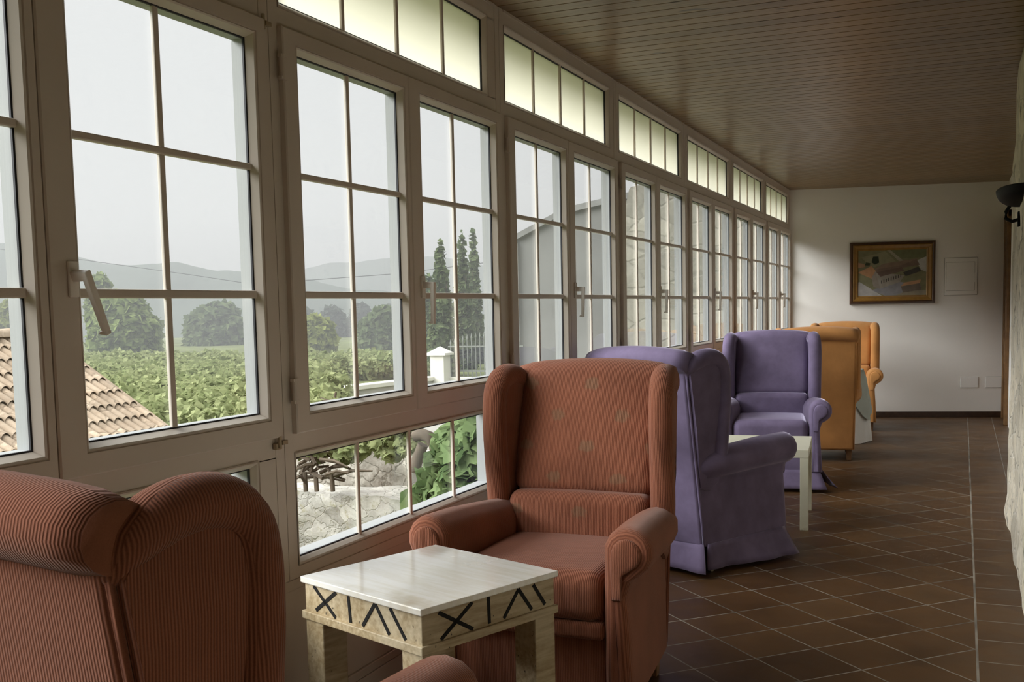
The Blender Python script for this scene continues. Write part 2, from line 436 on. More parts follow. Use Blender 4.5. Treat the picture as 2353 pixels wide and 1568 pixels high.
# ------------------------------------------------------------------ windows: one bay = posts, two casements, transom and low light
def loops(mb, rects, mi=0):
    secs = [[(x, y0, z0), (x, y1, z0), (x, y1, z1), (x, y0, z1)] for (y0, y1, z0, z1, x) in rects]
    return mb.loft(secs, cap0=False, cap1=False, mi=mi)
def ins(r, d, x): return (r[0]+d, r[1]-d, r[2]+d, r[3]-d, x)
def opening(mb, r, xf, depth, back, gz=.004):
    """mitred glazing bead round an opening r, then a black gasket and the outer reveal"""
    a = [ins(r, -.004, xf), ins(r, -.002, xf-.005), ins(r, .001, xf-.001), ins(r, .006, xf-.004), ins(r, .016, xf-depth+.004), ins(r, .018, xf-depth)]
    loops(mb, a); loops(mb, [ins(r, .018, xf-depth), ins(r, .022, xf-depth-.002), ins(r, .022, xf-depth-.008)], 1)
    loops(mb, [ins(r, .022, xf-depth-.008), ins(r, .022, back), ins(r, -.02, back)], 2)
def casement(parent, y0, y1, z0, z1, r, muntin_y, handle, hinges):
    xs = WX+.021
    m = MB()
    loops(m, [(y0, y1, z0, z1, WX-.03), (y0, y1, z0, z1, xs-.004), (y0+.004, y1-.004, z0+.004, z1-.004, xs), ins(r, -.004, xs)])
    opening(m, r, xs, .026, WX-.05)
    s = m.build('casement_sash', [PVC, GASKET, PVC_DIM], parent)
    g = ins(r, .010, 0)
    MB().box(WX-.022, WX-.018, g[0], g[1], g[2], g[3]).build('glass_pane', GLASS, s)
    for zc, h in ((1.4585, .0235), (1.834, .020)):
        MB().box(WX-.018, WX+.0, r[0]+.014, r[1]-.014, zc-h/2, zc+h/2).build('muntin', PVC, s, bevel=.004)
    MB().box(WX-.0175, WX-.006, muntin_y-.0105, muntin_y+.0105, r[2]+.02, r[3]-.02).build('muntin', PVC_OUT, s, bevel=.003)
    if handle is not None:
        yc, tilt = r[0]-.022, handle
        h = MB(); h.box(xs, xs+.008, yc-.0145, yc+.0145, 1.448, 1.533)
        hb = h.build('handle', HANDLE, s, bevel=.003)
        hh = MB(); zc = 1.497; ct, st = math.cos(tilt), math.sin(tilt)
        def P(x, a, b): return (x, yc+a*ct+b*st, zc+a*st-b*ct)
        hh.hexa([P(xs+.006, -.010, .012), P(xs+.006, .010, .012), P(xs+.052, .010, .010), P(xs+.052, -.010, .010), P(xs+.006, -.010, -.014), P(xs+.006, .010, -.014), P(xs+.055, .010, -.012), P(xs+.055, -.010, -.012)])
        hh.hexa([P(xs+.036, -.009, .138), P(xs+.036, .009, .138), P(xs+.050, .009, .142), P(xs+.050, -.009, .142), P(xs+.038, -.010, -.006), P(xs+.038, .010, -.006), P(xs+.055, .010, -.012), P(xs+.055, -.010, -.012)])
        hh.hexa([P(xs+.024, -.009, .146), P(xs+.024, .009, .146), P(xs+.050, .009, .150), P(xs+.050, -.009, .150), P(xs+.030, -.009, .138), P(xs+.030, .009, .138), P(xs+.050, .009, .138), P(xs+.050, -.009, .138)])
        hh.build('lever', HANDLE, s, bevel=.003)
    for (za, zb) in hinges:
        h = MB(); yh = y0-.006
        h.tube([(xs-.002, yh, za), (xs-.002, yh, zb)], .0085, 10); h.box(xs-.010, xs+.004, yh-.012, yh+.018, zb-.010, zb); h.box(xs-.010, xs+.004, yh-.012, yh+.018, za, za+.010)
        h.build('hinge', PVC, s, smooth=40)
    return s
def window_bay(name, hard):
    b = empty(name, (0, 0, 0))
    m = MB(); xb = WX-.083
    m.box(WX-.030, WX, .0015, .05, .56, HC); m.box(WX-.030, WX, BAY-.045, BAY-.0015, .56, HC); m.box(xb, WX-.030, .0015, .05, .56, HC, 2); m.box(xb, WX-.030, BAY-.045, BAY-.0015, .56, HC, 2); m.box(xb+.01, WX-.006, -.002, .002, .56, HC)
    T = (.055, 1.605, 2.337, 2.682); L = (.055, 1.605, .600, .958)
    for z0, z1 in ((.56, L[2]), (L[3], 1.03), (2.262, T[2]), (T[3], HC)):
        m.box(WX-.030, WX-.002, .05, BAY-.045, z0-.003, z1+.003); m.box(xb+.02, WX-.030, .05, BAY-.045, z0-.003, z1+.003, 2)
    
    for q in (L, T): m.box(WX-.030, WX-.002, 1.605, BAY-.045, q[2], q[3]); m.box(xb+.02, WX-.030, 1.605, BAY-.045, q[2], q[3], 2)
    opening(m, T, WX+.003, .020, xb); opening(m, L, WX+.003, .020, xb)
    m.box(WX-.006, WX+.004, .05, BAY-.045, 2.742, HC)
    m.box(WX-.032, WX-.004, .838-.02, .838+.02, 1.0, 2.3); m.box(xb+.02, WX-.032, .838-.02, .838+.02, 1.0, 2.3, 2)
    m.build('window_frame', [PVC, GASKET, PVC_DIM], b)
    zt = (1.022, 2.275)
    casement(b, .045, .836, *zt, (.116, .806, 1.080, 2.226), .452, None, ((1.118, 1.196), (2.112, 2.188)))
    casement(b, .840, 1.700, *zt, (.926, 1.650, 1.080, 2.226), 1.262, hard.get('tilt', 0.), ())
    for nm, r, mt in (('transom_light', T, FROST), ('low_light', L, GLASS)):
        f = MB().box(WX-.029, WX-.025, r[0]+.01, r[1]-.01, r[2]+.01, r[3]-.01).build('transom_pane' if mt is FROST else 'low_pane', mt, b)
        for k in (1, 2, 3):
            yc = r[0]+.018+(r[1]-r[0]-.036)*k/4
            MB().box(WX-.0245, WX-.013, yc-.009, yc+.009, r[2]+.012, r[3]-.012).build('muntin', PVC, f, bevel=.003)
    if hard.get('latch'):
        for z in (1.000, 2.262):
            h = MB(); h.box(WX, WX+.014, BAY-.060, BAY-.030, z-.016, z+.004); h.box(WX+.004, WX+.018, BAY-.032, BAY-.004, z-.004, z+.010)
            h.tube([(WX+.016, BAY-.045, z-.012), (WX+.016, BAY-.045, z+.026)], .006, 10)
            h.build('latch', BRASS, b, bevel=.002)
    return b
proto = window_bay('window_3', {})
WL = ['nearest window bay, beyond the left edge of the view', 'window bay with the tilted handle and brass latch, leftmost in view', 'window bay behind the patterned table and facing red armchair',
      'window bay showing the grey gable end, right of the cypresses', 'window bay right above the purple armchair turned away from the viewer', 'third window bay counted from the white end wall',
      'second window bay counted from the white end wall', 'last window bay, touching the white end wall']
for k in range(-2, 6):
    i = k+2
    if k == 0: o = proto
    elif k == -1: o = window_bay('window_2', dict(tilt=.40, latch=True))
    else: o = copy_tree(proto); o.name = 'window_%d' % (i+1)
    o.location = (0, BAY0+BAY*k, 0); struct(o, WL[i], 'window')
# eave outside over the windows
EAVE = plain('cream_eave_paint', (.74, .71, .60, 1), .8)
m = MB(); m.box(-2.42, -2.02, YB, 14.5, 2.80, 2.86); m.box(-2.46, -2.40, YB, 14.5, 2.76, 2.88)
struct(m.build('roof_eave', EAVE), 'cream roof eave outside above the row of windows', 'eave')
# ------------------------------------------------------------------ outdoors
GRASS = plain('garden_ground', (.13, .15, .06, 1), .95, .1, var=.35, vscale=.7)
struct(MB().box(-420, -2.06, -60, 420, -1.9, -1.5).build('ground', GRASS), 'green garden ground outside the windows', 'ground')
struct(MB().box(-60, -2.06, 10.95, 70, -1.5, -.42).build('ground', GRASS), 'raised vineyard terrace behind the mossy stone wall', 'ground')

# hills
HILL = plain('wooded_hill', (.055, .075, .055, 1), .95, .1, var=.3, vscale=.08)
def hill(pts, Y, label):
    pts = [atY(px, py, Y) for px, py in pts]; P = []
    for i in range(len(pts)-1):
        for k in range(8):
            q = pts[i].lerp(pts[i+1], k/8); q = q + Vector((0, 0, Y*.004*noise.fractal(Vector((q.x*.11, 3, Y)), 1, 2, 4))); P.append(q)
    P.append(pts[-1])
    back = [p + Vector((-.4*Y, Y*.5, -p.z*1.0-4)) for p in P]
    mid = [(p + Vector((.08*Y, -.10*Y, 0))) for p in P]; mid = [Vector((q.x, q.y, q.z*.45-1.5)) for q in mid]
    base = [Vector((p.x+.16*Y, p.y-.2*Y, -3)) for p in P]
    m = MB().loft([base, mid, P, back], closed=False, cap0=False, cap1=False)
    return struct(m.build('hill', HILL, smooth=180), label, 'hill')
hill([(-500, 545), (-150, 540), (0, 562), (110, 570), (190, 592), (235, 606), (300, 609), (400, 606), (480, 618), (560, 627), (640, 640), (690, 634), (740, 650), (800, 662), (880, 668), (960, 690), (1100, 720)], 110, 'long grey wooded hill seen through the leftmost windows')
hill([(560, 690), (640, 640), (700, 622), (760, 604), (830, 600), (930, 592), (1010, 588), (1110, 610), (1200, 650)], 170, 'pale far hill behind the cypresses')
# haze
HZ = NT('valley_haze'); HZ.t.nodes.remove(HZ.b)
vv = HZ.n('VolumeScatter'); vv.inputs['Color'].default_value = (.96, .98, 1., 1); vv.inputs['Density'].default_value = .0056
va = HZ.n('VolumeAbsorption'); va.inputs['Color'].default_value = (0, 0, 0, 1); va.inputs['Density'].default_value = .0020
ad = HZ.n('AddShader'); HZ.l(vv.outputs[0], ad.inputs[0]); HZ.l(va.outputs[0], ad.inputs[1]); HZ.l(ad.outputs[0], HZ.o.inputs['Volume'])
tag(MB().box(-320, -2.8, 13, 300, -1.45, 34).build('haze', HZ.m), 'thin grey haze lying over the garden, valley and hills', 'haze', kind='stuff')

# foliage
PALM = [(0, -.5), (.20, -.42), (.46, -.30), (.30, -.05), (.52, .18), (.24, .20), (0, .60), (-.24, .20), (-.52, .18), (-.30, -.05), (-.46, -.30), (-.20, -.42)]
def leaves(mb, n, blobs, size, shell=.55, seed=1, stretch=1., palm=False):
    rnd = random.Random(seed); tot = sum(b[1]*b[2]*b[3] for b in blobs)
    for b in blobs:
        k = int(n*(b[1]*b[2]*b[3])/tot)
        for _ in range(k):
            d = Vector((rnd.gauss(0, 1), rnd.gauss(0, 1), rnd.gauss(0, 1))).normalized(); rr = shell+(1-shell)*rnd.random()**.5
            rr *= 1+.16*noise.noise(d*2.6+Vector((seed, 0, 0)))
            p = Vector(b[0])+Vector((d.x*b[1], d.y*b[2], d.z*b[3]))*rr
            a = Vector((rnd.gauss(0, 1), rnd.gauss(0, 1), rnd.gauss(0, 1))).normalized(); u = a.cross(d+Vector((.01, .02, .4))).normalized(); v = a.cross(u)
            if rnd.random() < .6: a = (d*.6+Vector((0, 0, .6))+Vector((rnd.gauss(0, .5), rnd.gauss(0, .5), rnd.gauss(0, .5)))).normalized(); u = a.orthogonal().normalized(); v = a.cross(u)
            s = size*(.6+.8*rnd.random()); h = s*stretch
            if palm:
                mb.add([p+u*s*q_[0]+v*h*q_[1]+a*s*.25*(.3-q_[0]*q_[0]*2) for q_ in PALM]+[p+a*s*.12], [(i_, (i_+1) % 12, 12) for i_ in range(12)]); continue
            mb.add([p-u*s*.5, p+v*h*.55+a*s*.12, p+u*s*.5, p-v*h*.55+a*s*.12], [(0, 1, 2), (0, 2, 3)])
    return mb
BARK = plain('tree_bark', (.10, .08, .06, 1), .95, .1, var=.3, vscale=9, bump=.4, bscale=14)
LF = {'mid': leaf_mat('mid_green_leaves', (.12, .165, .05, 1), (.27, .33, .12, 1)), 'dark': leaf_mat('dark_green_leaves', (.085, .12, .055, 1), (.175, .22, .10, 1)),
      'yel': leaf_mat('yellow_green_leaves', (.19, .22, .06, 1), (.33, .36, .11, 1)), 'vine': leaf_mat('vine_leaves', (.19, .225, .10, 1), (.36, .39, .20, 1), .4),
      'euc': leaf_mat('grey_green_leaves', (.05, .065, .050, 1), (.10, .12, .09, 1)), 'fig': leaf_mat('fig_leaves', (.10, .16, .065, 1), (.22, .29, .13, 1), .4)}
def tree(name, px, top, bot, wpx, Y, mat, label, cat='tree', group=None, n=2600, size=.26, lobes=None, seed=1, gz=-1.5):
    """a tree whose crown spans pixels top..bot and width wpx, standing Y metres down"""
    c = atY(px, (top+bot)/2, Y); Z = (c-Vector((0, 0, EYE))).dot(fw); k = Z/F
    h, wd = (bot-top)*k, wpx*k
    t = empty(name, (c.x, c.y, gz), 0, label, cat, group)
    zc = c.z-gz; L = lobes or [(0, 0, 1, 1)]
    blobs = [(((a*wd*.5, 0, zc+b*h*.5)), wd*.5*sw, wd*.5*sw, h*.5*sh) for a, b, sw, sh in L]
    leaves(MB(), n, blobs, size, seed=seed).build('foliage', mat, t)
    tr = MB().tube([(0, 0, 0), (.05*wd, .03, zc*.6), (0, 0, zc+h*.1)], [.07*wd**.5, .05*wd**.5, .02*wd**.5], 8)
    for q in range(4):
        a = q*1.7+seed; tr.tube([(.03*wd, 0, zc*.7), (math.cos(a)*wd*.28, math.sin(a)*wd*.28, zc+h*.18)], [.035*wd**.5, .012], 6)
    tr.build('trunk', BARK, t, smooth=60)
    return t
LOB = [(0, -.25, .75, .6), (-.25, .2, .55, .5), (.3, .0, .55, .55), (.05, .45, .5, .5), (-.45, -.35, .4, .4), (.5, -.4, .4, .4)]
tree('broadleaf_tree', 285, 668, 850, 210, 38, LF['mid'], 'bushy green tree beyond the tiled roof, its lower crown level with the tilted handle', n=4200, size=.42, lobes=LOB, seed=3)
tree('broadleaf_tree', 232, 625, 770, 86, 41, LF['mid'], 'taller leafy treetop rising behind the tilted window handle', n=1500, size=.40, lobes=LOB, seed=5)
tree('broadleaf_tree', 500, 690, 845, 200, 52, LF['dark'], 'darker round tree right of the middle glazing bar of the leftmost window', n=3200, size=.5, lobes=LOB, seed=8)
tree('broadleaf_tree', 20, 690, 790, 90, 44, LF['yel'], 'yellow green bush above the roof ridge at the far left', n=1300, size=.36, lobes=LOB, seed=9)
tree('broadleaf_tree', 720, 725, 835, 110, 40, LF['yel'], 'rounded yellow green tree low in the window beside the hinge post', n=1700, size=.30, lobes=[(0, 0, 1, 1)], seed=11)
tree('broadleaf_tree', 880, 700, 850, 150, 44, LF['dark'], 'dense green tree right of the bar in the window left of the cypresses', n=2700, size=.38, lobes=LOB, seed=12)
for i, (px, tp, wp) in enumerate(((705, 712, 70), (765, 700, 90), (830, 694, 80), (905, 698, 80))):
    tree('eucalyptus_tree', px, tp, 815, wp, 62+4*i, LF['euc'], 'hazy grey green tree in the dark row at the foot of the hill', group='hazy trees at the foot of the hill', n=900, size=.6, lobes=LOB, seed=20+i)
CY = [(.04*math.sin(i*2.1), -.88+1.8*i/13, .98-.80*(i/13)**1.35-.10*(i % 2), .16) for i in range(14)]
tree('cypress', 1014, 558, 858, 76, 26, LF['dark'], 'shorter pointed cypress behind the white gate pillar', n=4200, size=.17, lobes=CY, seed=31)
tree('cypress', 1064, 536, 858, 56, 29, LF['dark'], 'middle cypress beside the glazing bar, right of the white gate pillar', n=3600, size=.17, lobes=CY, seed=32)
tree('cypress', 1090, 518, 858, 44, 32, LF['dark'], 'tallest slim cypress, rightmost of the three by the iron gate', n=3400, size=.17, lobes=CY, seed=33)
tree('garden_shrub', 982, 620, 870, 60, 30, LF['dark'], 'dark hedge shrub left of the cypresses behind the window handle', 'shrub', n=2200, size=.22, lobes=LOB, seed=35)
# vineyard
rnd = random.Random(7); m = MB()
for i in range(14):
    Y = 11.75+i*1.26
    for j in range(26):
        X = -Y*(1.02-.019*j) + rnd.uniform(-.2, .2)
        if X/Y > -.645 and Y < 23.4: continue
        if (X > -6.2 and Y < 17) or (-12.6 < X < -9.2 and 17.6 < Y < 23.2): continue
        z0 = -.15+rnd.uniform(-.06, .14)
        leaves(m, 210, [((X, Y+rnd.uniform(-.3, .3), z0), .45, .45, .34)], .065+.0030*Y, shell=.2, seed=i*40+j)
tag(m.build('vineyard_foliage', LF['vine']), 'bright green mass of vine leaves filling the vineyard outside', 'vines', kind='stuff')
for i, (px, py, Y) in enumerate(((772, 905, 12.4),)):
    a = atY(px, py, Y)
    o = MB(); o.tube([(0, 0, 0), (.02, 0, .35), (-.05, .02, .55), (-.28, .05, .62)], [.05, .04, .035, .02], 8).tube([(0, 0, .42), (.12, 0, .56), (.35, .03, .52)], [.035, .03, .015], 8).tube([(-.05, 0, .5), (-.02, .03, .72)], [.03, .015], 7)
    q = o.build('vine_trunk', BARK, smooth=60); q.location = (a.x, a.y, -.42); tag(q, 'gnarled grey vine trunk low in the window with two hinges', 'vine trunk')
# power line
m = MB(); pts = [atY(px, py, 60) for px, py in ((-100, 560), (180, 596), (440, 632), (565, 651), (700, 645), (915, 629), (1130, 602))]
pp = []
for i in range(len(pts)-1): pp += [pts[i].lerp(pts[i+1], k/4) for k in range(4)]
tag(MB().tube(pp+[pts[-1]], .022, 5).build('power_line', BLACKMETAL), 'thin dark cable crossing in front of the hills', 'cable')

# tiled roof of the shed
TILE = stone_mat('old_roof_tiles', (.34, .255, .18), (.48, .39, .295), (.20, .155, .11), None, 2.2, .45)
xe, xr, ze, zr, y0r, y1r = -8.0, -9.74, .155, 1.19, 1.2, 9.15
sh = empty('shed', ((xe+xr)/2, 5., -1.5), 0, 'low shed with a weathered tan barrel tile roof at the far left', 'shed')
ox, oy, oz = (xe+xr)/2, 5., -1.5
m = MB(); n_c = int((y1r-y0r)/.118); rows = 8; rnd = random.Random(3)
for i in range(n_c):
    yc = y0r+.118*i
    for r_ in range(rows):
        a0, a1 = r_/rows, (r_+1.16)/rows; j = rnd.uniform(-.006, .006)
        secs = []
        for a, rad, lift in ((a0, .048, .0), (a1, .058, .018)):
            x = xr+(xe-xr)*a; z = zr+(ze-zr)*a+lift
            secs.append([(x-ox, yc+j+rad*math.cos(t)-oy, z+rad*math.sin(t)*1.1-oz) for t in [math.pi*q/6 for q in range(7)]])
        m.loft(secs, closed=False, cap0=False, cap1=False)
        secs = [[(x, yy, z+.0) for x, yy, z in s_] for s_ in secs]
nn = MB()
nn.add([(xr-ox, y0r-oy, zr-.0-oz), (xe-ox, y0r-oy, ze-oz), (xe-ox, y1r-oy, ze-oz), (xr-ox, y1r-oy, zr-oz)], [(0, 1, 2, 3)])
m.v += []; m.add(nn.v, nn.f)
roof = m.build('roof_tiles', TILE, sh, smooth=50)
m = MB()
for i in range(int((y1r-y0r)/.34)+1):
    yc = y0r+.34*i
    secs = [[(xr-ox+rad*1.5*math.cos(t), y-oy, zr+.02+rad*1.1*math.sin(t)-oz) for t in [math.pi*q/6 for q in range(7)]] for y, rad in ((yc, .075), (yc+.36, .088))]
    m.loft(secs, closed=False, cap0=False, cap1=False)
m.build('roof_ridge', TILE, sh, smooth=50)
m = MB(); m.box(xr-1.6-ox, xe-.18-ox, y0r+.1-oy, y1r-.12-oy, 0, ze-.12-oz); m.box(xe-.14-ox, xe-.02-ox, y0r-oy, y1r+.02-oy, ze-.10-oz, ze-.015-oz)
m.hexa([(xr-1.74-ox, y0r-oy, ze-.05-oz), (xr-ox, y0r-oy, zr-.05-oz), (xr-ox, y1r-oy, zr-.05-oz), (xr-1.74-ox, y1r-oy, ze-.05-oz), (xr-1.74-ox, y0r-oy, ze-oz), (xr-ox, y0r-oy, zr-oz), (xr-ox, y1r-oy, zr-oz), (xr-1.74-ox, y1r-oy, ze-oz)])
m.build('shed_wall', plain('shed_wall_plaster', (.62, .56, .44, 1), .9, .1, var=.1), sh)

# white boundary wall, gate pillar, iron gate
CONC = plain('white_concrete', (.72, .70, .64, 1), .85, .2, var=.08, vscale=2)
CONCG = plain('grey_concrete', (.42, .41, .38, 1), .9, .1, var=.15, vscale=2)
p0, p1 = atZ(800, 890, -.1), atZ(1003, 866, -.1); dv = (p1-p0); ln = dv.length; an = math.atan2(dv.y, dv.x)
bw = empty('boundary_wall', (p0.x, p0.y, -.42), an, 'low white garden wall with a flat cap and balusters', 'wall')
MB().box(0, ln, -.05, .30, .24, .33).build('wall_cap', CONC, bw, bevel=.01)
MB().box(0, ln, .0, .24, .12, .24).build('wall_rail', CONCG, bw, bevel=.01)
for i in range(9):
    x = .12+i*(ln-.2)/8
    b = MB(); b.loft([[(x+r_*math.cos(t), .10+r_*math.sin(t), z) for t in [2*math.pi*q/10 for q in range(10)]] for z, r_ in ((-.30, .07), (-.22, .045), (-.10, .085), (.02, .05), (.12, .07))])
    b.build('baluster', CONC, bw, smooth=60)
pp_ = atY(1013, 872, p1.y); gp = empty('gate_pillar', (pp_.x, pp_.y, -.42), 0, 'white gate pillar with a pyramid cap in front of the cypresses', 'pillar')
zt = atY(1013, 796, p1.y).z+.42
MB().box(-.17, .17, -.17, .17, 0, zt-.20).build('shaft', CONC, gp, bevel=.008)
m = MB(); m.box(-.23, .23, -.23, .23, zt-.20, zt-.15); m.add([(-.23, -.23, zt-.15), (.23, -.23, zt-.15), (.23, .23, zt-.15), (-.23, .23, zt-.15), (0, 0, zt)], [(0, 1, 4), (1, 2, 4), (2, 3, 4), (3, 0, 4)])
m.build('cap', CONC, gp)
IRON = plain('weathered_iron', (.16, .17, .15, 1), .6, .4)
f0 = atY(1032, 872, p1.y+.2); fe = empty('iron_gate', (f0.x, f0.y, -.42), 0, 'grey iron gate of thin spear topped bars right of the white pillar', 'gate')
for i in range(17):
    x = .06+i*.105; h = 1.06+.16*math.sin(math.pi*i/16)
    b = MB().tube([(x, 0, .25), (x, 0, h)], .013, 6); b.add([(x-.024, 0, h), (x, -.01, h), (x+.024, 0, h), (x, .01, h), (x, 0, h+.11)], [(0, 1, 4), (1, 2, 4), (2, 3, 4), (3, 0, 4), (3, 2, 1, 0)])
    b.build('bar', IRON, fe)
MB().box(0, 1.85, -.015, .015, .42, .46).box(0, 1.85, -.015, .015, .98, 1.01).build('rail', IRON, fe)
MB().box(-.1, 2.0, -.1, .1, 0, .30).build('base', CONC, fe, bevel=.01)

# grey building and stone block outside the far windows
GREYW = plain('grey_render', (.19, .19, .18, 1), .95, .1, var=.12, vscale=.9, bump=.2, bscale=6)
YB2 = 24.
a, b_, c_ = atY(1188, 548, YB2), atY(1300, 487, YB2), atY(1446, 452, YB2)
nb = empty('neighbour_house', (a.x, YB2, -.42), 0, 'grey rendered house gable with a sloping roof edge', 'house')
pr = [(0, 0), (0, a.z+.42), (b_.x-a.x, b_.z+.42), (c_.x-a.x, c_.z+.42), (c_.x-a.x, 0)]
MB().loft([[(x, yy, z) for x, z in pr] for yy in (0, 6)]).build('gable_wall', GREYW, nb)
m = MB(); rr_ = [(-.12, a.z+.40), (b_.x-a.x, b_.z+.45), (c_.x-a.x, c_.z+.45)]
for (x0, z0), (x1, z1) in zip(rr_[:-1], rr_[1:]): m.hexa([(x0, -.12, z0-.08), (x1, -.12, z1-.08), (x1, 6, z1-.08), (x0, 6, z0-.08), (x0, -.12, z0+.06), (x1, -.12, z1+.06), (x1, 6, z1+.06), (x0, 6, z0+.06)])
m.build('roof_edge', plain('dark_roof_slate', (.20, .20, .19, 1), .9, .1, var=.2, vscale=3), nb)
MB().tube([(-.02, -.1, 0), (-.02, -.1, a.z+.3)], .07, 10).build('drainpipe', CONC, nb, smooth=60)
BLK = stone_mat('ashlar_stone', (.25, .235, .19), (.36, .34, .285), (.18, .17, .14), (.20, .19, .155), 1.1, .35)
YC = 23.2; a, b_, c_ = atY(1438, 470, YC), atY(1470, 428, YC), atY(1500, 420, YC)
sb = empty('stone_house', (a.x, YC, -.42), 0, 'tall beige stone house wall filling the far windows', 'house')
pr = [(0, 0), (0, a.z+.42), (b_.x-a.x-.25, a.z+.75), (b_.x-a.x-.2, b_.z+.42), (c_.x-a.x, c_.z+.42), (4.9, c_.z+1.2), (4.9, 0)]
MB().loft([[(x, yy, z) for x, z in pr] for yy in (0, 6)]).build('stone_facade', BLK, sb)

# mossy ledge wall and rubble wall right outside
def rough_block(x0, x1, y0, y1, z0, z1, amp, seed, step=.09):
    m = MB(); nx, nz, ny = int((x1-x0)/step)+1, int((z1-z0)/step)+1, max(2, int((y1-y0)/step)+1)
    def P(x, y, z):
        v = Vector((x*2.2, y*2.2, z*3.2+seed)); c = noise.cell_vector(v*1.3)
        return (x+amp*.6*noise.noise(v*1.7), y+amp*(noise.noise(v*2)+.8*(c.x-.5)), z+amp*.7*noise.noise(v*1.3+Vector((5, 0, 0))))
    secs = []
    prof = [(y0, z0+(z1-z0)*k/nz) for k in range(nz+1)]+[(y0+(y1-y0)*k/ny, z1) for k in range(1, ny+1)]
    for i in range(nx+1):
        x = x0+(x1-x0)*i/nx; secs.append([P(x, y, z) for y, z in prof])
    m.loft(secs, closed=False, cap0=False, cap1=False); m.box(x0+.05, x1-.05, y0+.08, y1, z0, z1-.08)
    return m
o = rough_block(-8.2, -3.6, 9.75, 10.42, -1.5, -.60, .05, 3).build('ledge_wall', LEDGE, smooth=70); tag(o, 'low mossy stone wall with a flat ledge outside the bottom panes', 'wall')
o = rough_block(-8.0, -3.2, 10.36, 10.9, -.62, -.16, .07, 9).build('rubble_wall', RUBBLE, smooth=70); tag(o, 'dark rubble stone wall rising behind the mossy ledge', 'wall')
o = MB().box(-6.05, -3.0, 10.95, 11.15, -.5, .30).build('concrete_wall', CONCG, bevel=.02); tag(o, 'plain grey concrete garden wall above the rubble stones', 'wall')
o = rough_block(-5.62, -5.30, 10.10, 10.24, -.62, -.13, .02, 14, .06).build('stone_post', LEDGE, smooth=70); tag(o, 'squared pale stone post against the rubble wall', 'post')
# foliage and wood seen through the bottom panes
def Q(px, py, Y): return atY(px, py, Y)
m = MB()
for px, py, s_ in ((735, 1032, .16), (775, 1022, .18), (812, 1030, .17), (850, 1010, .20), (890, 1015, .22), (925, 1000, .2), (945, 1020, .14), (800, 1048, .09), (905, 1040, .10), (700, 1030, .10)):
    leaves(m, 120, [(Q(px, py, 9.6), s_, .2, s_*.8)], .10, shell=.1, seed=px, palm=True)
tag(m.build('vine_foliage', LF['vine']), 'bright vine leaves hanging over the rubble wall in the bottom pane', 'vine leaves', kind='stuff')
v = [Q(952, 1004, 9.2), Q(968, 998, 9.2), Q(986, 1004, 9.2), Q(996, 1024, 9.2), Q(999, 1050, 9.2), Q(1005, 1085, 9.2), Q(1022, 1150, 9.2)]
w_ = [Q(952, 1084, 9.25), Q(958, 1060, 9.25), Q(972, 1022, 9.25)]
m = MB().tube(v, [.055, .065, .06, .05, .04, .035, .05], 9).tube(w_, [.065, .06, .055], 9)
tag(m.build('vine_trunk', BARK, smooth=60), 'dark bent vine trunk with a cut stump in the bottom pane', 'vine trunk')
m = MB()
for px, py, s_, Y in ((1010, 1115, .16, 8.6), (992, 1130, .13, 8.6), (1030, 1060, .12, 8.7), (1035, 1025, .10, 8.7), (1075, 1080, .26, 8.4), (1100, 1010, .22, 8.4), (1085, 1125, .24, 8.3), (1110, 960, .16, 8.5), (1060, 1120, .2, 8.4), (1045, 1000, .08, 8.7), (975, 1150, .10, 8.6)):
    leaves(m, 70, [(Q(px, py, Y), s_, .2, s_)], .17, shell=.1, seed=px, stretch=1.35, palm=True)
fg = empty('fig_bush', tuple(Q(1070, 1150, 8.4)), 0, 'leafy green fig bush beside the wing of the red armchair in the bottom pane', 'bush')
b0 = Q(1070, 1150, 8.4); fg.location = (b0.x, b0.y, -1.5)
m.v = [(x-b0.x, y-b0.y, z+1.5) for x, y, z in m.v]; m.build('foliage', LF['fig'], fg)
MB().tube([(0, .05, 0), (-.05, .05, .6), (-.1, .05, 1.3)], [.04, .035, .015], 7).tube([(0, .05, .3), (.15, .05, 1.2)], [.03, .012], 6).build('stem', BARK, fg, smooth=60)
m = MB(); rnd = random.Random(5)
for i in range(26):
    a = Q(rnd.uniform(680, 770), rnd.uniform(1050, 1100), 9.5+rnd.uniform(-.1, .2)); dd = Vector((rnd.uniform(-.4, .5), rnd.uniform(-.1, .1), rnd.uniform(-.12, .16)))
    m.tube([a, a+dd*.5+Vector((0, 0, .03)), a+dd], [.022, .018, .01], 5)
for px in (700, 725, 762): m.tube([Q(px, 1085, 9.5), Q(px+3, 1130, 9.5)], .025, 6)
tag(m.build('brushwood', BARK, smooth=60), 'pile of dry grey brushwood on the ledge outside the bottom pane', 'brushwood', kind='stuff')

